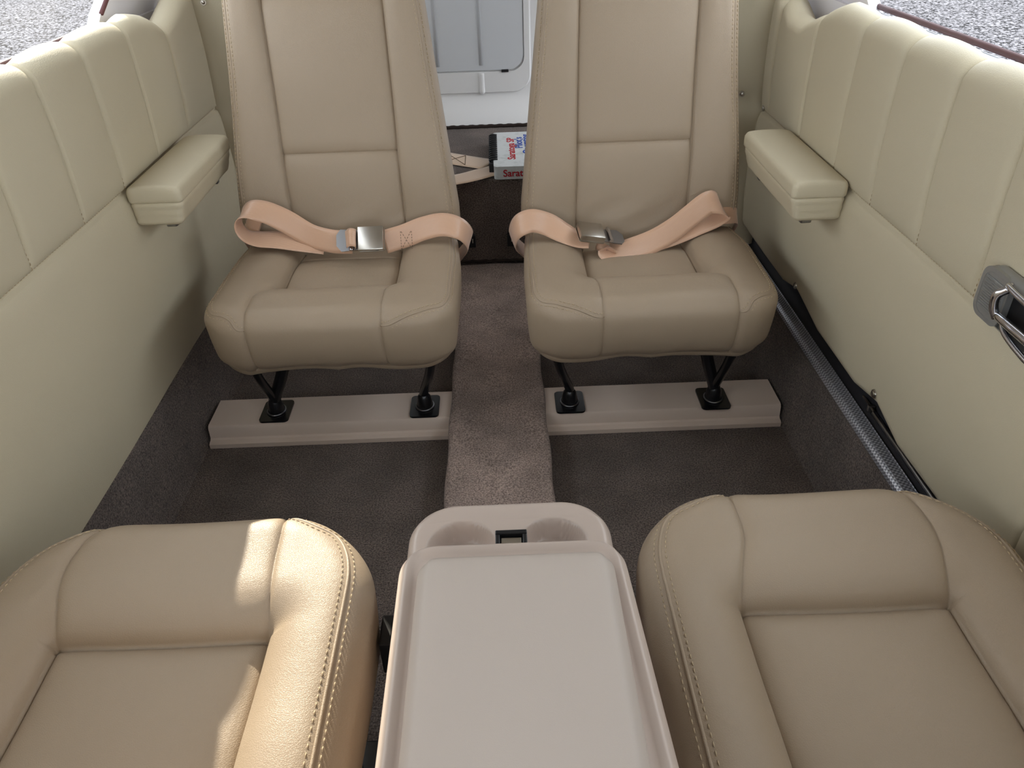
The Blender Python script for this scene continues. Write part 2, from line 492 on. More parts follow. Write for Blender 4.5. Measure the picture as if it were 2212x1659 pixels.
def make_cushion(P, parent):
    a, bb, H = P['a'], P['b'], P['H']
    xs = lines(-a, a, .006, (-P['xc'], P['xc'])); ys = lines(-bb, bb, .006, (P['yi'], -bb+.125)); zs = lines(-H/2, H/2, .006)
    V, F = boxgrid(xs, ys, zs)
    p, _ = cushion_surface(V, P)
    p[:, 2] += P['z0']; 
    c = obj('cushion', p, F, P['mat'], parent)
    def S(q, P_):
        p_, n_ = cushion_surface(q, P_); p_[:, 2] += P_['z0']; return p_, n_
    paths = []
    for s_ in (-1, 1):
        pin, dr = P['pin'], P['drop']
        Q = [(s_*(a-pin), -bb+.06, H/2), (s_*(a-pin), bb-pin-.05, H/2), (s_*(a-pin), bb-pin, H/2), (s_*(a-pin-.03), bb-pin, H/2),
             (s_*(a-.075), bb-pin*.5, H/2-dr*.3), (s_*(P['xc']+.012), bb-pin*.3, H/2-dr), (s_*P['xc'], bb-pin*.3, H/2-dr)]
        paths.append(follow(S, P, Q))
    welt('piping', paths, P['mat'], c)
    stitches('stitching', paths, THREAD, c)
    sp = []
    for s_ in (-1, 1):
        Q = [(s_*(P['xc']+.0001), P['yi']+.01, H/2), (s_*P['xc'], bb, H/2), (s_*P['xc'], bb, -H/2+.01)]
        sp.append(follow(S, P, Q))
    stitches('seam_stitching', sp, THREAD_D, c, offs=(.0035,), length=.0035, pitch=.0075, r=.00055)
    return c

def make_back(P, parent):
    a, bb, H = P['a'], P['b'], P['H']
    xs = lines(-a, a, .007, (-P['xc'], P['xc'])); ys = lines(-bb, bb, .007); zs = lines(-H/2, H/2, .007, [s-H/2 for s in P['seams']])
    V, F = boxgrid(xs, ys, zs)
    off = np.array([0, P['y0'], P['zb']])
    def S(q, P_):
        p_, n_ = back_surface(q, P_); return p_+off, n_
    p, _ = S(V, P)
    c = obj('backrest', p, F, P['mat'], parent)
    paths = []
    for s_ in (-1, 1):
        Q = [(s_*(a-.012), bb, -H/2+.05), (s_*(a-.012), bb, H/2-.06), (s_*(a-.05), bb, H/2-.012), (s_*.03, bb, H/2-.012)]
        paths.append(follow(S, P, Q))
    welt('piping', paths, P['mat'], c)
    stitches('stitching', paths, THREAD, c)
    return c

REAR = dict(a=.228, b=.205, H=.137, r=.034, R=.066, xc=.106, yi=.205-.135, flare=.036, flare_in=.011, out=1, D=.032, w=.055, taper=.05, z0=.232, drop=.028, pin=.011, fl=.055, mat=LEATHER)
REARB = dict(a=.226, b=.05, H=.66, r=.034, R=.06, xc=.115, out=1, seams=(.215, .50), fold=.07, taper=.20, tilt=math.radians(14), y0=-.158, zb=.31, mat=LEATHER)
FORE = dict(a=.209, b=.255, H=.16, r=.040, R=.125, xc=.108, yi=.255-.165, flare=.045, flare_in=.030, out=1, D=.036, w=.062, taper=.02, z0=.225, drop=.010, pin=.023, fl=.10, mat=LEATHER)
FOREB = dict(a=.215, b=.045, H=.30, r=.034, R=.06, xc=.112, out=1, seams=(), fold=.06, taper=.15, tilt=math.radians(14), y0=-.235, zb=.33, mat=LEATHER)  # backrest made shorter than a real one so light reaches the floor

def leg(parent, top, foot, top2=None):
    """tube from the cushion frame down to a bolted foot plate; coordinates local to the seat"""
    b_ = MB(); T = Vector(top); Fp = Vector(foot)
    mid = Fp.lerp(T, .55)+Vector((0, .0, .0))
    pts = [Fp+Vector((0, 0, .012)), Fp+Vector((0, 0, .035)), mid, T]
    b_.tube(spline(pts, 10), .0095, 14)
    if top2:
        T2 = Vector(top2); m2 = Fp.lerp(T2, .5)+(T2-T)*.0
        b_.tube(spline([Fp+Vector((0, 0, .03)), m2, T2], 10), .0125, 14)
    l = b_.build('leg', BLACKM, parent, auto=40)
    k = MB()
    k.prism([(x+Fp.x, y+Fp.y) for x, y in rrect(.0305, .038, .009)], Fp.z-.0, Fp.z+.004, 'z')
    k.build('foot_plate', BLACKM, l, auto=40)
    c = MB()
    c.tube([(Fp.x, Fp.y, Fp.z+.003), (Fp.x, Fp.y, Fp.z+.008), (Fp.x, Fp.y, Fp.z+.028), (Fp.x, Fp.y, Fp.z+.034)], [.019, .018, .014, .010], 20)
    c.build('collar', BLACKM, l, auto=50)
    ring = MB(); pts = [(Fp.x+.0185*math.cos(t), Fp.y+.021*math.sin(t), Fp.z+.0058) for t in np.linspace(0, 2*math.pi, 33)]
    ring.tube(pts, .0018, 8); ring.build('clamp_ring', DARKSTEEL, l, smooth=True)
    for sx in (-1, 1):
        for sy in (-1, 1):
            s_ = MB(); s_.cyl((Fp.x+sx*.0225, Fp.y+sy*.0295, Fp.z+.005), .0036, .003, seg=12, bev=.0008)
            s_.build('bolt', STEEL, l, auto=50)
    return l

def spline(pts, n_=10):
    P_ = [Vector(p) for p in pts]; P_ = [P_[0]*2-P_[1]]+P_+[P_[-1]*2-P_[-2]]
    out = []
    for i in range(1, len(P_)-2):
        p0, p1, p2, p3 = P_[i-1:i+3]
        for k in range(n_):
            t = k/n_
            out.append(.5*((2*p1)+(p2-p0)*t+(2*p0-5*p1+4*p2-p3)*t*t+(3*p1-p0-3*p2+p3)*t**3))
    out.append(P_[-2]); return out

def rear_seat(cx, label, side):
    # base at the cushion centre on the floor; local +y = forward (towards the camera)
    yc = 1.165+REAR['b']
    t = thing('passenger_seat', label, 'seat', (cx, yc, 0), math.pi, 'rear passenger seats')
    make_cushion(dict(REAR, out=-side), t); make_back(dict(REARB, out=-side), t)
    # local x is mirrored by the half turn
    def L(x, y, z): return (-(x-cx), -(y-yc), z)
    if side < 0:
        leg(t, L(-.475, 1.27, .245), L(-.462, 1.332, .046), L(-.405, 1.36, .245))
        leg(t, L(-.108, 1.27, .245), L(-.147, 1.329, .046))
    else:
        leg(t, L(.118, 1.27, .245), L(.160, 1.324, .046))
        leg(t, L(.480, 1.26, .245), L(.463, 1.317, .046), L(.425, 1.36, .245))
    fr = MB()
    for dx in (-.17, .17):
        fr.tube(spline([(dx, .10, .238), (dx, -.05, .236), (dx*.95, -.17, .232)], 8), .010, 12)
        fr.tube(spline([(dx*.95, -.17, .236), (dx*.95, -.26, .12), (dx*.95, -.30, .006)], 8), .0105, 12)
    fr.tube([(-.17, .09, .236), (.17, .09, .236)], .010, 12)
    fr.build('seat_frame', BLACKM, t, auto=40)
    return t

def fore_seat(cx, label, side, yf):
    yc = yf-FORE['b']
    t = thing('club_seat', label, 'seat', (cx, yc, 0), 0, 'middle row seats')
    make_cushion(dict(FORE, out=side, flare=.020 if side < 0 else .018, flare_in=.008 if side < 0 else .024), t); make_back(dict(FOREB, out=side), t)
    b_ = MB()
    b_.box((0, -.02, .205), (.34, .36, .06), .01)
    for sx in (-1, 1):
        b_.box((sx*.15, -.02, .010), (.05, .40, .02), .004)
        for y in (-.16, .12): b_.tube([(sx*.15, y, .01), (sx*.14, y*.9, .20)], .012, 12)
    b_.build('seat_frame', BLACKM, t, auto=40)
    return t

rear_seat(-.281, 'tan leather rear seat on the left, its square belt buckle facing up', -1)
rear_seat(.297, 'tan leather rear seat on the right, beside the panel with the door handle', 1)
fore_seat(-.330, 'tan leather seat in the left foreground with a patch of sunlight on its cushion', -1, .672)
fore_seat(.369, 'tan leather seat in the right foreground, fully shaded, right of the console', 1, .682)

# ------------------------------------------------------------------ floor, tunnel, shelf
def S_(o, label=None): return tag(o, label, None, None, 'structure')
b_ = MB(); b_.box((0, .6, -.03), (1.32, 4.0, .06)); S_(b_.build('floor', CARPET))
# kick carpets either side
b_ = MB(); b_.prism([(-.601, 0), (-.606, .02), (-.612, .19), (-.66, .19), (-.66, -.02), (-.601, -.02)], -1.3, 2.0, 'y'); S_(b_.build('baseboard_left', CARPET))
b_ = MB(); b_.prism([(.603, 0), (.606, .02), (.622, .183), (.66, .183), (.66, -.02), (.603, -.02)], -1.3, 2.0, 'y'); S_(b_.build('baseboard_right', CARPET))

def tunnel_post(p, q, n_):
    t = (p[:, 1]+.75)/1.5
    p[:, 0] += 0
    p[:, 2] += .0012*np.sin(p[:, 1]*21)*np.cos(p[:, 0]*40)
    p[:, 0] += .0015*np.sin(p[:, 1]*33)
    return p
tag(rounded('tunnel_cover', (.100, .695, .030), .004, .008, CARPET2, step=.01, loc=(.008, 1.302, .031), post=tunnel_post),
    'long raised strip of brown carpet down the middle of the floor', 'carpet')

b_ = MB(); b_.box((0, 2.30, .135), (1.30, .60, .33), .006)
shelf = S_(b_.build('trim_1', CARPET, auto=40))
b_ = MB(); b_.tube([(x, 1.998+.001*math.sin(x*300), .066+.001*math.sin(x*210)) for x in np.linspace(-.6, .6, 160)], .005, 8)
b_.tube([(x, 2.49, .304+.001*math.sin(x*210)) for x in np.linspace(-.6, .6, 160)], .006, 8)
b_.build('edge_binding', CARPET_EDGE, shelf, smooth=True)

# rails
def rail(x0, x1, label):
    prof = [(1.272, .001), (1.272, .011), (1.276, .0135), (1.283, .0145), (1.2865, .018), (1.2885, .040), (1.2915, .0445), (1.296, .046), (1.384, .046), (1.388, .043), (1.388, .001)]
    b_ = MB()
    b_.prism(prof, x0, x1, 'x')
    t = b_.build('floor_rail', RAILM, auto=35)
    t['label'] = label; t['category'] = 'rail'; t['group'] = 'seat mounting rails'
    return t
rl = rail(-.597, -.089, 'taupe metal floor rail bolted under the left rear seat')
rr = rail(.105, .600, 'taupe metal floor rail bolted under the right rear seat')

# ------------------------------------------------------------------ side panels
def side_panel_mesh(sgn, y0, y1, seams, zb, zseam, ztop, xw, dip=None, hem=None, lean=.0, flatlow=False):
    ys = lines(y0, y1, .012, [s for s in seams if y0 < s < y1])
    # profile: list of (outward u, z, normal (nu,nz), kind) ; u>0 is away from the cabin
    prof = []
    prof += [(.030, zb+.002, (0, -1), 0), (.012, zb, (-.5, -.85), 0), (.003, zb+.006, (-.9, -.4), 0)]
    for z in np.linspace(zb+.016, zseam-.008, 34): prof.append((0, z, (-1, 0), 1))
    for z in (zseam-.005, zseam-.0025, zseam-.001, zseam, zseam+.0012, zseam+.003, zseam+.006): prof.append((0, z, (-1, 0), 2 if abs(z-zseam) < .0035 else 1))
    for z in np.linspace(zseam+.010, ztop-.036, 30): prof.append((0, z, (-1, 0), 3))
    r = .030
    for a in np.linspace(0, math.pi*.5, 14)[1:]:
        prof.append((r-r*math.cos(a), ztop-r+r*math.sin(a)-.002, (-math.cos(a), math.sin(a)), 3))
    prof.append((.042, ztop-.012, (.1, 1), 3)); prof.append((.060, ztop-.03, (1, 0), 0)); prof.append((.060, zb+.03, (1, 0), 0))
    V = []; F = []
    allS = sorted(seams)
    for y in ys:
        dd = min((abs(y-s) for s in allS), default=1)
        nxt = [s for s in allS if s > y]; prv = [s for s in allS if s <= y]
        w = (nxt[0]-prv[-1]) if nxt and prv else .17
        puff = math.sqrt(max(0, 1-(1-min(dd/(w*.5), 1))**2.0))
        dz = dip(y) if dip else 0; hz = hem(y) if hem else 0
        for (u, z, nn, kd) in prof:
            zf = min(max((z-zseam)/(ztop-zseam), 0), 1)
            zz = z+dz*zf
            if z < zseam: zz = z+hz*(1-(z-zb)/(zseam-zb))**2
            uu = u
            if z > zseam and kd == 3:
                amp = (.005+.006*zf**3)*min(1, (z-zseam)/.05)
                d_ = amp*(puff-.5)
                uu += nn[0]*d_; zz += nn[1]*d_
                if dd < .006: uu += .004*(1-dd/.006)*min(1, (z-zseam)/.03)
            belly = 0
            if z < zseam: belly = -.010*math.sin(math.pi*min(max((z-zb)/(zseam-zb), 0), 1))
            else: belly = -.004*math.sin(math.pi*zf)
            if kd == 2: uu += .004
            if kd in (1, 2) or kd == 3: uu += belly
            uu += .004*math.exp(-((z-zseam)/.012)**2)
            uu += lean*max(0, z-zseam)+.0015*math.sin(y*9+z*11)
            V.append((sgn*(xw+uu), y, zz))
    m_ = len(prof)
    for i in range(len(ys)-1):
        for j in range(m_):
            k = (j+1) % m_
            q = (i*m_+j, (i+1)*m_+j, (i+1)*m_+k, i*m_+k)
            F.append(q if sgn < 0 else q[::-1])
    F.append(tuple(range(m_))); F.append(tuple((len(ys)-1)*m_+j for j in range(m_))[::-1])
    return V, F

def panel(name, sgn, m=WALLV, **k):
    V, F = side_panel_mesh(sgn, **k)
    o = obj(name, V, F, m)
    bm = bmesh.new(); bm.from_mesh(o.data); bmesh.ops.recalc_face_normals(bm, faces=bm.faces); bm.to_mesh(o.data); bm.free()
    return o

def interp(tab):
    xs = [a for a, _ in tab]; ys_ = [b for _, b in tab]
    return lambda y: float(np.interp(y, xs, ys_))
dipL = interp([(1.53, 0), (1.60, -.012), (1.67, -.034), (1.72, -.02), (1.84, .02)])
dipR = interp([(1.42, .0), (1.50, -.02), (1.58, -.055), (1.64, -.05), (1.72, -.01)])
wl = panel('side_panel', -1, y0=-.9, y1=1.853, seams=[-.9, -.7, -.5, -.3, -.1, .1, .3, .48, .65, .82, .985, 1.148, 1.308, 1.483, 1.658, 1.853], zb=.168, zseam=.546, ztop=.792, xw=.617, dip=dipL)
tag(wl, 'cream quilted vinyl panel along the left wall below the window', 'wall panel', 'cabin side panels')
hemR = interp([(.62, .0), (.90, -.004), (.985, .016), (1.07, -.004), (1.25, -.006), (1.375, .018), (1.45, .0), (1.75, .0)])
d1 = panel('door_1', 1, y0=.612, y1=1.752, seams=[.612, .70, .848, 1.004, 1.160, 1.316, 1.503, 1.700, 1.752], zb=.248, zseam=.524, ztop=.784, xw=.617, dip=dipR, hem=hemR)
S_(d1, 'cream quilted cabin door on the right with a chrome handle')
wr = panel('side_panel', 1, y0=-.9, y1=.606, seams=[-.9, -.7, -.5, -.3, -.1, .1, .3, .45, .606], zb=.19, zseam=.524, ztop=.79, xw=.612)
tag(wr, 'cream vinyl panel at the right edge, forward of the cabin door', 'wall panel', 'cabin side panels')

def screw(parent, c, d=(1, 0, 0), r=.0055, name='screw'):
    b_ = MB(); d = Vector(d).normalized(); c = Vector(c)
    b_.tube([c, c+d*.0015], [r*1.35, r*1.2], 20)
    b_.tube([c+d*.001, c+d*.003, c+d*.004], [r*.8, r*.75, r*.35], 16)
    return b_.build(name, STEEL, parent, auto=40)
screw(d1, (.615, 1.372, .280), (-1, 0, .1)); screw(d1, (.612, .988, .283), (-1, 0, .1))
screw(d1, (.618, 1.728, .535), (-1, 0, 0)); screw(d1, (.621, 1.722, .735), (-1, 0, 0))

def panel_stitches(o, sgn, vs_, zs, y0, y1, top):
    """rows of thread laid on a quilted panel, found by casting rays from the cabin"""
    from mathutils.bvhtree import BVHTree
    me = o.data; t = BVHTree.FromPolygons([v.co for v in me.vertices], [tuple(p.vertices) for p in me.polygons])
    def hit(y, z):
        h = t.ray_cast(Vector((0, y, z)), Vector((sgn, 0, 0)))[0]
        return h - Vector((sgn*.0006, 0, 0)) if h else None
    def row(pts):
        b_ = MB()
        for (a, b) in pts:
            p, q = hit(*a), hit(*b)
            if p is not None and q is not None and (p-q).length < .012: b_.tube([p, (p+q)/2-Vector((sgn*.0004, 0, 0)), q], [.0004, .0007, .0004], 5)
        if b_.v: b_.build('seam_stitching', THREAD, o, smooth=True)
    for y in vs_:
        z = zs+.006; L = []
        while z < top: L.append(((y, z), (y+.0004, z+.0035))); z += .007
        row(L)
    y = y0+.01; L = []
    while y < y1-.01: L.append(((y, zs+.0045), (y+.004, zs+.0045))); y += .0075
    row(L)
panel_stitches(d1, 1, [.848, 1.004, 1.160, 1.316, 1.503], .524, .612, 1.752, .752)
panel_stitches(wl, -1, [.985, 1.148, 1.308], .546, .60, 1.85, .752)

# rear corner panels
def corner_panel(sgn, ytop, label):
    """angled vinyl panel running from the side wall in to the baggage bay"""
    V = []; F = []; nz_, nu = 40, 26
    z0, z1 = .17, .98
    for i in range(nz_+1):
        z = z0+(z1-z0)*i/nz_
        for j in range(nu+1):
            u = j/nu
            x = .652-.24*u+.010*math.sin(math.pi*u); y = ytop+.006+.14*u
            lean = 0
            puff = .012*math.sqrt(max(0, math.sin(math.pi*min(1, u*1.0))))
            sm = .006*math.exp(-abs(z-.535)/.003)+.006*math.exp(-((z-.535)/.02)**2)
            V.append((sgn*(x-lean), y-puff+sm, z))
    for i in range(nz_):
        for j in range(nu):
            q = (i*(nu+1)+j, i*(nu+1)+j+1, (i+1)*(nu+1)+j+1, (i+1)*(nu+1)+j); F.append(q)
    o = obj('corner_panel', V, F, WALLV)
    md = o.modifiers.new('thick', 'SOLIDIFY'); md.thickness = .012; md.offset = -1 if sgn < 0 else 1
    tag(o, label, 'wall panel', 'rear corner panels')
    return o
c1 = corner_panel(-1, 1.86, 'padded corner panel behind the left rear seat, beside the quilted wall')
c2 = corner_panel(1, 1.76, 'padded corner panel behind the right rear seat, beside the door')
screw(c1, (-.602, 1.874, .765), (0.3, -1, 0), .005)
screw(c2, (.590, 1.775, .755), (-.3, -1, 0), .005); screw(c2, (.583, 1.785, .552), (-.3, -1, 0), .005)

# door sill on the right
sill = thing('door_sill', 'ribbed metal and black rubber sill along the foot of the right door', 'door sill', (.64, 1.1, .19))
def sl(mb, name, m, auto=35):
    o = mb.build(name, m, sill, auto=auto); o.data.transform(Matrix.Translation((-.64, -1.1, -.19))); return o
b_ = MB(); b_.prism([(.6175, .181), (.6175, .189), (.621, .193), (.6225, .1915), (.624, .194), (.638, .1965), (.6395, .194), (.641, .1965), (.643, .194), (.643, .181)], .55, 1.95, 'y'); sl(b_, 'scuff_plate', SCUFF)
b_ = MB(); b_.prism([(.6435, .181), (.6435, .192), (.652, .196), (.662, .21), (.664, .33), (.682, .33), (.682, .181)], .55, 1.95, 'y'); sl(b_, 'weather_strip', RUBBER)
b_ = MB(); b_.tube([(.653, .58, .203), (.653, 1.04, .203)], .0050, 12); sl(b_, 'hinge_pin', DARKSTEEL)
b_ = MB(); b_.box((.652, 1.052, .206), (.012, .006, .012), .001); b_.tube([(.652, 1.04, .208), (.652, 1.085, .208)], .0022, 8); sl(b_, 'latch_pin', STEEL)

# door handle
hd = MB()
def hp(y, z, u=0.0): return (.606-u, y, z)
def yz_ring(cy, cz, hy, hz, r, u0, u1, inset):
    outer = rrect(hy, hz, r, 8, cy, cz); inner = rrect(hy-inset, hz-inset, max(r-inset, .003), 8, cy, cz)
    V = []; F = []; m_ = len(outer)
    for pts, u in ((outer, 0), (outer, u0), (inner, u1), (inner, 0)):
        V += [(.610-u, a, b) for a, b in pts]
    for l in range(3):
        for i in range(m_):
            j = (i+1) % m_; F.append((l*m_+i, l*m_+j, (l+1)*m_+j, (l+1)*m_+i))
    return V, F
V, F = yz_ring(.702, .566, .108, .033, .020, .008, .015, .007)
hd.add(V, F)
handle = hd.build('door_handle', HGREY, d1, auto=50)
b_ = MB(); b_.box((.6065, .702, .566), (.007, .206, .058), .002); b_.build('handle_recess', BLACKP, handle)
b_ = MB(); b_.prism(rrect(.027, .0315, .015, 8, .782, .566), .5955, .606, 'x'); b_.build('bezel_plate', HGREY, handle, auto=40)
b_ = MB()
b_.box((.5955, .779, .567), (.003, .040, .040), .001)
for i in range(13):
    z = .549+i*.0030
    b_.tube([(.5938, .761, z), (.5936, .797, z)], .00105, 6)
b_.build('ribbed_plate', HGREY, handle, auto=40)
b_ = MB()
b_.tube(spline([(.598, .757, .592), (.590, .750, .5935), (.586, .700, .5935), (.588, .64, .590), (.592, .60, .585)], 10), .0035, 12)
b_.tube(spline([(.590, .752, .557), (.582, .735, .563), (.577, .70, .567), (.577, .65, .568), (.584, .60, .566)], 10), .0050, 12)
b_.tube(spline([(.590, .750, .592), (.583, .755, .582), (.584, .755, .567), (.588, .750, .555)], 10), .0050, 12)
b_.tube(spline([(.597, .752, .551), (.592, .73, .543), (.590, .68, .538), (.592, .63, .540), (.596, .60, .546)], 10), .0036, 12)
b_.build('handle_lever', CHROME, handle, smooth=True)

# ------------------------------------------------------------------ armrests
def armrest(sgn, y0, y1, z1, label):
    L_ = y1-y0; cx = sgn*.5675; xa = .0465
    t = thing('armrest', label, 'armrest', (cx, (y0+y1)/2, z1-.065), 0, 'wall armrests')
    def post(p, q, n_):
        zz = (p[:, 2]+.022)/.044
        xin = -sgn*p[:, 0]/xa  # +1 at the cabin side
        p[:, 0] -= (-sgn)*np.where(xin > 0, xin, 0)*.012*(1-zz)
        p[:, 1] *= 1-.02*(1-zz)
        p = p+n_*(.0008*np.sin(p[:, 2]*420+p[:, 1]*30)*np.exp(-((np.abs(p[:, 1])-L_/2)/.02)**2))[:, None]
        return p
    rounded('armrest_body', (xa, L_/2, .024), .012, .010, WALLV, t, .005, (0, 0, .024), post)
    def post2(p, q, n_):
        top = np.clip(n_[:, 2], 0, 1)
        e = np.minimum(1-np.abs(q[:, 0])/xa, 1)
        p[:, 2] += top*.006*np.sqrt(np.clip(1-(q[:, 0]/xa)**2, 0, 1))
        return p
    rounded('armrest_pad', (xa+.001, L_/2+.001, .013), .010, .0065, WALLV, t, .004, (0, 0, .0555), post2)
    b_ = MB(); b_.box((-sgn*.012, .105, -.006), (.02, .014, .014), .003); b_.build('mounting_bracket', DARKSTEEL, t)
    b_ = MB(); b_.box((-sgn*.005, -.12, -.005), (.02, .014, .012), .003); b_.build('mounting_bracket', DARKSTEEL, t)
    return t
armrest(-1, 1.292, 1.602, .549, 'cream padded armrest on the left wall, beside the left rear seat')
armrest(1, 1.232, 1.535, .537, 'cream padded armrest on the right door, beside the right rear seat')

# ------------------------------------------------------------------ console
con = thing('centre_console', 'beige console between the foreground seats with padded lid and two cup holders', 'console', (.028, .36, 0))
def cpost(p, q, n_):
    zz = (p[:, 2]+.17)/.34
    p[:, 0] *= .86+.14*zz; p[:, 1] *= .93+.07*zz
    return p
rounded('console_body', (.094, .165, .17), .03, .012, CONSOLE, con, .012, (0, 0, .231), cpost)
def lidpost(p, q, n_):
    ed = np.minimum(.1075-np.abs(q[:, 0]), .18-np.abs(q[:, 1]))
    p[:, 2] += np.clip(n_[:, 2], 0, 1)*(.003*np.exp(-((ed-.008)/.005)**2)-.003*np.exp(-((ed-.018)/.004)**2))
    p[:, 0] += np.where(q[:, 0] > 0, 1, 0)*.010*np.clip((.16-p[:, 1])/.22, 0, 1.5)
    return p
rounded('lid', (.1075, .180, .016), .034, .0115, CONSOLE, con, .005, (0, -.008, .441), lidpost)
def padpost(p, q, n_):
    top = np.clip(n_[:, 2], 0, 1)
    ex = np.clip((.086-np.abs(q[:, 0]))/.03, 0, 1); ey = np.clip((.165-np.abs(q[:, 1]))/.03, 0, 1)
    p[:, 2] += top*.005*np.sqrt(np.clip(1-(1-np.minimum(ex, ey))**2, 0, 1))
    return p
rounded('lid_pad', (.090, .163, .011), .020, .0075, CONPAD, con, .004, (.003, -.024, .4615), padpost)
def traypost(p, q, n_):
    top = (q[:, 2] > .0179)
    for cx, cy in ((-.053, .004), (.047, .004)):
        d = np.hypot(p[:, 0]-cx, p[:, 1]-cy)
        t = np.clip((.0385-d)/.0055, 0, 1); s = t*t*(3-2*t)
        p[:, 2] -= np.where(top, s*.028+.003*np.clip((.030-d)/.030, 0, 1)**.5, 0)
    p[:, 2] += np.where(top, .0025*np.clip((np.abs(q[:, 1]-.06))/.06, 0, 1)*(q[:, 1] > .045), 0)
    return p
tray = rounded('cup_tray', (.1135, .075, .018), .056, .0125, CONSOLE, con, .0022, (-.002, .233, .364), traypost)
def tb(p, q, n_):
    p[:, 0] *= .9+.1*(p[:, 2]+.03)/.06; return p
rounded('tray_base', (.100, .062, .028), .05, .01, CONSOLE, con, .008, (-.002, .226, .317), tb)
b_ = MB()
b_.box((-.0005, .250, .385), (.035, .006, .008), .001); b_.box((-.0005, .238, .380), (.030, .022, .006), .001); b_.box((-.0155, .240, .383), (.005, .020, .010), .001); b_.box((.0145, .240, .383), (.005, .020, .010), .001)
b_.build('latch_catch', BLACKP, con)
b_ = MB(); b_.box((-.0005, .240, .384), (.022, .008, .003), .0005); b_.build('latch_tongue', STEEL, con)

bc = MB(); bc.box((-.1125, .548, .285), (.014, .040, .05), .002); 
o = bc.build('belt_anchor', BLACKP)
bc = MB(); bc.tube([(-.1125, .548, .262), (-.112, .545, .16), (-.111, .54, .0)], .005, 10); bc.build('anchor_stalk', BLACKM, o, smooth=True)
tag(o, 'small black belt fitting standing between the left foreground seat and the console', 'belt fitting')

# small black anchors on the riser behind the rear seats
for x, lab in ((-.053, 'small black floor fitting on the carpet riser, beside the left rear seat'), (.055, 'small black floor fitting on the carpet riser, beside the right rear seat')):
    b_ = MB(); b_.box((x, 1.992, .132), (.020, .016, .036), .002)
    o = b_.build('riser_fitting', BLACKP); tag(o, lab, 'fitting', 'riser fittings')
    b_ = MB(); b_.box((x+.002, 1.9835, .135), (.003, .002, .012), .0003); b_.build('slot', STEEL, o)

# ------------------------------------------------------------------ ribbons
def ribbon(name, pts, m, parent=None, w=.046, th=.0016, n_=10, ends=True):
    """pts: (centre, width direction)"""
    C_ = spline([p for p, _ in pts], n_); W_ = spline([Vector(d).normalized() for _, d in pts], n_)
    V = []; F = []; UV = []; s = 0; k = 7
    for i, (c, d) in enumerate(zip(C_, W_)):
        t = (C_[min(i+1, len(C_)-1)]-C_[max(i-1, 0)]).normalized()
        d = (d-t*d.dot(t)).normalized(); nn = t.cross(d)
        if i: s += (c-C_[i-1]).length
        for side in (1, -1):
            for j in range(k):
                u = -1+2*j/(k-1)
                bow = .0004*math.cos(u*math.pi/2)
                thk = th*.5*(1 if abs(u) < .99 else .35)
                V.append(tuple(c+d*(u*w/2)+nn*(side*thk+bow))); UV.append((s/w*1.0, (u+1)*2.2))
    m2 = 2*k
    for i in range(len(C_)-1):
        a, b = i*m2, (i+1)*m2
        for j in range(k-1):
            F.append((a+j, a+j+1, b+j+1, b+j)); F.append((a+k+j+1, a+k+j, b+k+j, b+k+j+1))
        F.append((a+k, a, b, b+k)); F.append((a+k-1, a+2*k-1, b+2*k-1, b+k-1))
    for a in (0, (len(C_)-1)*m2):
        for j in range(k-1): F.append((a+j, a+j+1, a+k+j+1, a+k+j))
    return obj(name, V, F, m, parent, True, UV)

def buckle(parent, c, rot, closed=True):
    """lift-lever lap belt buckle; local x along the belt, y across, z off the lap"""
    def fin(mb, name, m, par, auto=40):
        o = mb.build(name, m, par, auto=auto); o.data.transform(Matrix.Translation(c) @ rot.to_4x4()); return o
    b_ = MB(); b_.prism(rrect(.026, .024, .004), -.001, .0015, 'z')
    base = fin(b_, 'buckle', STEEL, parent)
    b_ = MB()
    b_.box((.0, 0, .0125), (.050, .046, .0035), .0015)
    b_.box((.0, -.0225, .0075), (.050, .002, .012), .0008); b_.box((.0, .0225, .0075), (.050, .002, .012), .0008)
    b_.box((.0245, 0, .008), (.002, .046, .010), .0008)
    fin(b_, 'buckle_cover', STEEL, base)
    b_ = MB(); b_.cyl((.012, -.0236, .008), .0035, .001, 'y', 14); fin(b_, 'rivet', DARKSTEEL, base)
    # tongue plate on the other strap
    b_ = MB()
    b_.prism([(-.024, -.019), (-.060, -.022), (-.070, -.010), (-.070, .012), (-.062, .023), (-.024, .020)], .001, .0032, 'z')
    tg = fin(b_, 'tongue_plate', DARKSTEEL, base)
    b_ = MB(); b_.cyl((-.063, -.006, .008), .0058, .012, 'z', 16, .002); fin(b_, 'adjuster_stud', BLUESTONE, base)
    b_ = MB(); b_.tube([(-.040, -.021, .0055), (-.040, .021, .0055)], .0042, 12); fin(b_, 'adjuster_bar', CHROME, base)
    return base

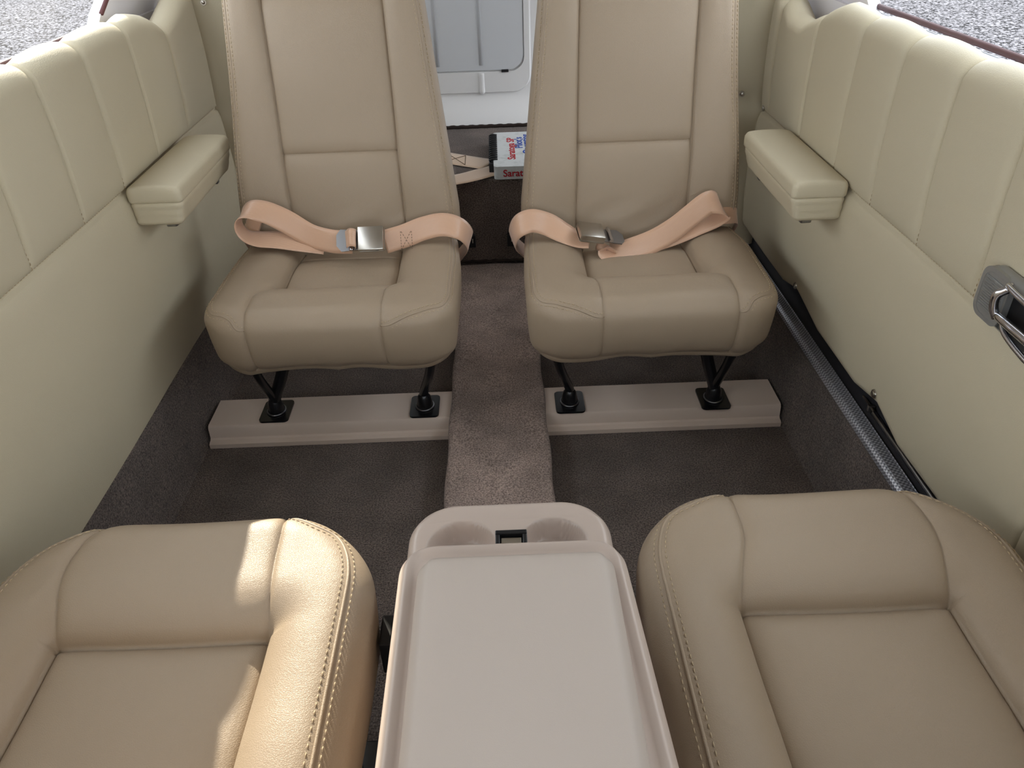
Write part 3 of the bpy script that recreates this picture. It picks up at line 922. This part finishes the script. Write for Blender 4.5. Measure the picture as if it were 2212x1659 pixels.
# belt on the left rear seat
bl = thing('seat_belt', 'salmon lap belt on the left rear seat, its steel buckle facing up', 'seat belt', (-.25, 1.45, .36), 0, 'rear lap belts')
def loc(o, t):  # world coordinates -> under the empty
    o.data.transform(Matrix.Translation(-Vector(t.location))); return o
st = ribbon('strap', [((-.074, 1.60, .262), (.1, .9, .4)), ((-.052, 1.545, .308), (.12, .9, .4)), ((-.036, 1.488, .352), (.25, .9, .45)), ((-.050, 1.452, .392), (.25, .75, .65)),
                      ((-.085, 1.450, .405), (.1, .5, .85)), ((-.125, 1.452, .398), (0, .4, .92)), ((-.165, 1.448, .385), (0, .35, .93)), ((-.205, 1.438, .378), (0, .4, .9))], WEB, bl)
loc(st, bl)
st2 = ribbon('strap', [((-.268, 1.434, .382), (0, .42, .9)), ((-.31, 1.440, .383), (.05, .35, .93)), ((-.355, 1.452, .393), (.12, .3, .95)), ((-.400, 1.462, .420), (.1, .5, .85)),
                       ((-.435, 1.458, .442), (.2, .7, .65)), ((-.462, 1.452, .449), (.2, .85, .45)), ((-.482, 1.447, .440), (.15, .97, .2)), ((-.488, 1.444, .420), (.05, 1, .05)),
                       ((-.478, 1.442, .402), (0, 1, .12)), ((-.455, 1.442, .393), (0, .95, .3)), ((-.42, 1.446, .388), (0, .92, .4)), ((-.38, 1.450, .379), (0, .9, .42)), ((-.33, 1.456, .368), (0, .88, .45))], WEB, bl)
loc(st2, bl)
st3 = ribbon('strap', [((-.46, 1.480, .398), (0, .6, .8)), ((-.490, 1.495, .400), (.1, .5, .85)), ((-.508, 1.53, .375), (.1, .3, .95)), ((-.505, 1.58, .31), (.1, .6, .6))], WEB, bl)
loc(st3, bl)
rt = Matrix.Rotation(math.radians(-4), 3, 'Y') @ Matrix.Rotation(math.radians(50), 3, 'X') @ Matrix.Rotation(math.radians(-3), 3, 'Z')
o = buckle(bl, Vector((-.228, 1.428, .388)), rt)
for q in [o]+list(o.children): q.data.transform(Matrix.Translation(-Vector(bl.location)))
lp = ribbon('webbing_loop', [((-.262, 1.428, .388), (0, .62, .78)), ((-.258, 1.420, .396), (0, .62, .78)), ((-.268, 1.417, .400), (0, .62, .78)), ((-.278, 1.424, .392), (0, .62, .78))], WEB, o, w=.036)
loc(lp, bl)
stb = MB()
for (a, b) in (((-.172, .362), (-.150, .398)), ((-.150, .362), (-.172, .398)), ((-.172, .362), (-.172, .398)), ((-.150, .362), (-.150, .398))):
    for i in range(7):
        t0, t1 = i/7, (i+.6)/7
        P0 = Vector((a[0]+(b[0]-a[0])*t0, 0, a[1]+(b[1]-a[1])*t0)); P1 = Vector((a[0]+(b[0]-a[0])*t1, 0, a[1]+(b[1]-a[1])*t1))
        for p in (P0, P1): p.y = 1.4435+(p.z-.385)*.37; p.y -= .0022
        stb.tube([P0, P1], .0006, 5)
loc(stb.build('box_stitch', THREAD_D, st), bl)

# belt on the right rear seat
br = thing('seat_belt', 'salmon lap belt on the right rear seat with a raised fold beside its buckle', 'seat belt', (.30, 1.45, .36), 0, 'rear lap belts')
s1 = ribbon('strap', [((.092, 1.60, .262), (-.1, .9, .4)), ((.070, 1.545, .306), (-.12, .9, .4)), ((.052, 1.49, .348), (-.25, .95, .4)), ((.060, 1.450, .392), (-.25, .7, .68)),
                      ((.088, 1.445, .408), (-.12, .5, .85)), ((.120, 1.446, .400), (.1, .55, .82)), ((.150, 1.436, .386), (.2, .75, .6)), ((.180, 1.425, .374), (.2, .9, .35)), ((.205, 1.42, .370), (.1, 1, .2))], WEB, br)
loc(s1, br)
s2 = ribbon('strap', [((.243, 1.420, .360), (0, .8, .6)), ((.236, 1.412, .353), (0, .85, .5)), ((.250, 1.408, .348), (0, .85, .5)), ((.29, 1.418, .352), (0, .7, .7)), ((.335, 1.43, .362), (0, .5, .86)), ((.378, 1.442, .382), (-.1, .35, .93)),
                      ((.412, 1.452, .405), (-.28, .3, .9)), ((.445, 1.460, .426), (-.35, .35, .87)), ((.470, 1.470, .418), (-.4, .5, .8)), ((.482, 1.482, .398), (-.3, .8, .5)), ((.468, 1.475, .388), (0, .9, .4)),
                      ((.43, 1.46, .380), (0, .85, .5)), ((.39, 1.452, .368), (0, .8, .6)), ((.34, 1.442, .356), (0, .8, .6)), ((.29, 1.430, .348), (0, .85, .5)), ((.25, 1.425, .345), (0, .85, .5))], WEB, br)
loc(s2, br)
s3 = ribbon('strap', [((.425, 1.485, .374), (0, .6, .8)), ((.47, 1.49, .388), (0, .6, .8)), ((.503, 1.495, .390), (0, .5, .86)), ((.523, 1.52, .375), (-.1, .4, .9)), ((.522, 1.58, .31), (0, .6, .6))], WEB, br)
loc(s3, br)
rt2 = Matrix.Rotation(math.radians(12), 3, 'Y') @ Matrix.Rotation(math.radians(188), 3, 'Z') @ Matrix.Rotation(math.radians(-12), 3, 'X')
o = buckle(br, Vector((.204, 1.420, .384)), rt2)
for q in [o]+list(o.children): q.data.transform(Matrix.Translation(-Vector(br.location)))

# ------------------------------------------------------------------ things on the shelf
rb = thing('baggage_strap', 'pale webbing strap lying folded on the carpet shelf beside the white book', 'strap', (-.05, 2.1, .302))
q = ribbon('strap', [((-.26, 2.285, .303), (.25, 1, 0)), ((-.10, 2.18, .303), (.25, 1, 0)), ((.004, 2.118, .303), (.3, 1, 0))], WEBP, rb, w=.085); loc(q, rb)
q2 = ribbon('strap', [((-.26, 1.955, .305), (-.25, 1, 0)), ((-.09, 1.995, .306), (-.25, 1, 0)), ((.00, 2.05, .306), (-.3, 1, .0)), ((.04, 2.08, .304), (-.3, 1, 0))], WEBT, rb, w=.075); loc(q2, rb)
b_ = MB()
for (a, b) in (((-.115, 2.16), (-.065, 2.20)), ((-.115, 2.22), (-.065, 2.12)), ((-.065, 2.20), (-.065, 2.12))):
    b_.tube([(a[0], a[1], .3045), (b[0], b[1], .3045)], .0012, 5)
loc(b_.build('box_stitch', THREAD_D, q), rb)

bk = thing('handbook', 'thick white comb bound handbook with red and blue lettering on the carpet shelf', 'book', (.13, 2.15, .301))
def bloc(o): o.data.transform(Matrix.Translation(-Vector(bk.location))); return o
V_ = rrect(.115, .155, .012, 5, .131, 2.153)
b_ = MB(); b_.prism(V_, .301, .334, 'z'); bloc(b_.build('cover', PAGES, bk, auto=40))
b_ = MB(); b_.prism(rrect(.1155, .1555, .012, 5, .131, 2.153), .3335, .3355, 'z'); bloc(b_.build('top_board', PAGES, bk, auto=40))
b_ = MB(); b_.box((.012, 2.165, .318), (.018, .25, .028), .003)
bloc(b_.build('comb_binding', BLACKP, bk))
b_ = MB()
for i in range(13):
    y = 2.055+i*.0185
    b_.tube(spline([(.004, y, .334), (.012, y, .3385), (.026, y+.003, .3365)], 5), .0032, 7)
bloc(b_.build('comb_teeth', BLACKP, bk, smooth=True))

def lettering(name, txt, size, m, c, rot, sx=1.0):
    cu = bpy.data.curves.new(name, 'FONT'); cu.body = txt; cu.size = size; cu.extrude = .0003; cu.offset = size*.015
    tmp = bpy.data.objects.new(name, cu); COL.objects.link(tmp)
    bpy.context.view_layer.update()
    me = bpy.data.meshes.new_from_object(tmp.evaluated_get(bpy.context.evaluated_depsgraph_get()))
    bpy.data.objects.remove(tmp); me.materials.clear(); me.materials.append(m)
    me.transform(Matrix.Translation(Vector(c)-Vector(bk.location)) @ rot.to_4x4() @ Matrix.Diagonal((sx, 1, 1, 1)))
    o = bpy.data.objects.new(name, me); COL.objects.link(o); o.parent = bk
    return o
up = Matrix.Rotation(math.pi/2, 3, 'Z')
lettering('lettering', 'Saratoga SP', .030, RED, (.075, 2.055, .3358), up, 1.38)['label'] = 'red words Saratoga SP'
lettering('lettering', "Pilot's", .030, BLUE, (.098, 2.150, .3358), up, 1.45)['label'] = "blue word Pilot's"
lettering('lettering', 'Operating', .030, BLUE, (.118, 2.100, .3358), up, 1.45)['label'] = 'blue word Operating'
lettering('lettering', 'Saratoga', .026, RED, (.040, 1.9968, .309), Matrix.Rotation(math.pi/2, 3, 'X'), 1.0)['label'] = 'red word on the spine'

# ------------------------------------------------------------------ baggage bulkhead
def prismx(prof, x0, x1, name, m, parent=None, auto=35):
    b_ = MB(); b_.prism(prof, x0, x1, 'x'); return b_.build(name, m, parent, auto=auto)
prof = [(2.493, .29), (2.497, .302), (2.530, .345), (2.548, .365), (2.556, .385), (2.560, .41), (2.566, 1.32), (2.62, 1.32), (2.62, .29)]
wb = S_(prismx(prof, -.66, .66, 'wall_back', WHITEP), 'pale moulded plastic bulkhead at the back of the baggage bay')
# raised surround of the hatch
def ring_y(cx, cz, hx, hz, r, y0, y1, inset, chx=.006, lz=0.0):
    outer = rrect(hx, hz+lz/2, r, 10, cx, cz-lz/2); inner = rrect(hx-inset, hz-inset, r-inset*.5, 10, cx, cz)
    o2 = rrect(hx-chx, hz+lz/2-chx, r-chx*.5, 10, cx, cz-lz/2)
    V = []; F = []; m_ = len(outer)
    for pts, y in ((outer, y0), (o2, y1), (inner, y1), (inner, y0)): V += [(a, y, b) for a, b in pts]
    for l in range(3):
        for i in range(m_):
            j = (i+1) % m_; F.append((l*m_+i, l*m_+j, (l+1)*m_+j, (l+1)*m_+i))
    b_ = MB(); b_.add(V, F); return b_
ring_y(-.12, .80, .264, .367, .055, 2.566, 2.551, .0225, lz=.045).build('hatch_surround', WHITEP, wb, auto=30)
b_ = MB()
b_.tube(spline([(-.014, 2.5545, .452), (-.014, 2.5545, .42), (-.014, 2.552, .388)], 6), [.009]*12+[.005], 12)
b_.build('rib', WHITEP, wb, smooth=True)
V_ = rrect(.238, .34, .045, 10, -.12, .80)
b_ = MB(); b_.prism(V_, 2.553, 2.566, 'y'); hatch = S_(b_.build('door_2', mat('grey_plastic', srgb(205, 208, 212), .4, .4), auto=30), 'grey moulded hatch in the back bulkhead')
for xx in (-.014, -.15): 
    b_ = MB(); b_.tube([(xx, 2.5575, .475), (xx, 2.5575, 1.12)], .008, 12); b_.build('rib', hatch.data.materials[0], hatch, smooth=True)
b_ = MB(); b_.box((.060, 2.5505, .457), (.022, .006, .008), .001); b_.build('latch', BLACKP, hatch)

# ------------------------------------------------------------------ fuselage shell, windows, ceiling
def wall_shell(sgn, name):
    b_ = MB()
    # lower skin
    if sgn < 0: b_.box((sgn*.705, .6, .33), (.025, 4.0, .86))
    else:
        b_.box((sgn*.705, .325, .33), (.025, 3.45, .86)); b_.box((sgn*.705, 2.56, .33), (.025, .08, .86)); b_.box((sgn*.705, 2.29, .10), (.025, .5, .40))  # gap aft is an open baggage doorway, added to let light in
    # capping below the window line, behind the upholstery
    b_.box((sgn*.704, .35, .732), (.022, 3.5, .035), .004)
    # header above the windows, leaning in
    def leanx(z): return .700-(z-.76)*.30
    def slab(y0, y1, z0, z1):
        pr = [(sgn*leanx(z0), z0), (sgn*leanx(z1), z1), (sgn*(leanx(z1)+.022), z1), (sgn*(leanx(z0)+.022), z0)]
        b_.prism(pr, y0, y1, 'y')
    slab(-1.4, 2.6, 1.07, 1.17)
    slab(-1.4, -1.25, .76, 1.07); slab(-.36, -.26, .76, 1.07); slab(.64, .72, .76, 1.07); slab(2.47, 2.6, .76, 1.07)
    return b_, leanx
for sgn, nm in ((-1, 'wall_left'), (1, 'wall_right')):
    b_, leanx = wall_shell(sgn, nm)
    # rear pillar: window edge sweeps aft as it rises
    yb = 1.57 if sgn < 0 else 1.50
    edge = [(yb-.02, .755), (yb, .79), (yb+.05, .83), (yb+.20, .87), (yb+.29, .92), (yb+.33, 1.07)]
    for i in range(len(edge)-1):
        (ya, za), (yc_, zc) = edge[i], edge[i+1]
        k = len(b_.v)
        V = []
        for th in (0, .022):
            ye = 2.02 if za > .8 else 2.6
            V += [(sgn*(leanx(za)+th), ya, za), (sgn*(leanx(za)+th), ye, za), (sgn*(leanx(zc)+th), ye, zc), (sgn*(leanx(zc)+th), yc_, zc)]
        b_.add(V, [(0, 1, 2, 3), (7, 6, 5, 4), (0, 3, 7, 4), (1, 5, 6, 2), (0, 4, 5, 1), (3, 2, 6, 7)])
    w_ = S_(b_.build(nm, FRAMEP, auto=30))
    s_ = MB(); s_.tube([(sgn*(leanx(z)-.001), y, z) for y, z in edge[1:]], .004, 8)
    s_.tube([(sgn*.716, y, .768) for y in np.linspace(.72, yb, 12)], .005, 8)
    s_.build('window_seal', SEALM, w_, smooth=True)
    for i, (y0, y1) in enumerate(((-1.25, -.36), (-.26, .64), (.72, 1.90), (2.0, 2.48))[:4 if sgn < 0 else 3]):  # aft-most pane added to light the baggage bay; right side stays open
        p = MB()
        k0, k1 = sgn*(leanx(.76)+.012), sgn*(leanx(1.07)+.012)
        p.prism([(k0, .76), (k1, 1.07), (k1+sgn*.004, 1.07), (k0+sgn*.004, .76)], y0, y1, 'y')
        S_(p.build('window_%d' % (i+1+(4 if sgn > 0 else 0)), GLASS))
# ceiling
arc = []
for i in range(17):
    a = math.pi*i/16; arc.append((.605*math.cos(a), 1.155+.085*math.sin(a)))
arc2 = [(x*1.05, z+.03) for x, z in arc][::-1]
b_ = MB(); b_.prism(arc+arc2, -.70, 2.62, 'y'); S_(b_.build('ceiling', CEILM, auto=40))
b_ = MB(); b_.box((0, -1.42, .33), (1.44, .03, .90)); b_.box((0, -1.20, .42), (1.26, .40, .45), .03); S_(b_.build('wall_front', BLACKP, auto=40))
b_ = MB(); b_.prism([(-1.42, .78), (-.70, 1.24), (-.70, 1.245), (-1.425, .785)], -.66, .66, 'x'); S_(b_.build('window_9', GLASS))

# ground outside
b_ = MB(); b_.add([(-60, -60, -.95), (60, -60, -.95), (60, 60, -.95), (-60, 60, -.95)], [(0, 1, 2, 3)])
g = b_.build('ground', ASPH); S_(g, 'sunlit asphalt apron outside the windows')
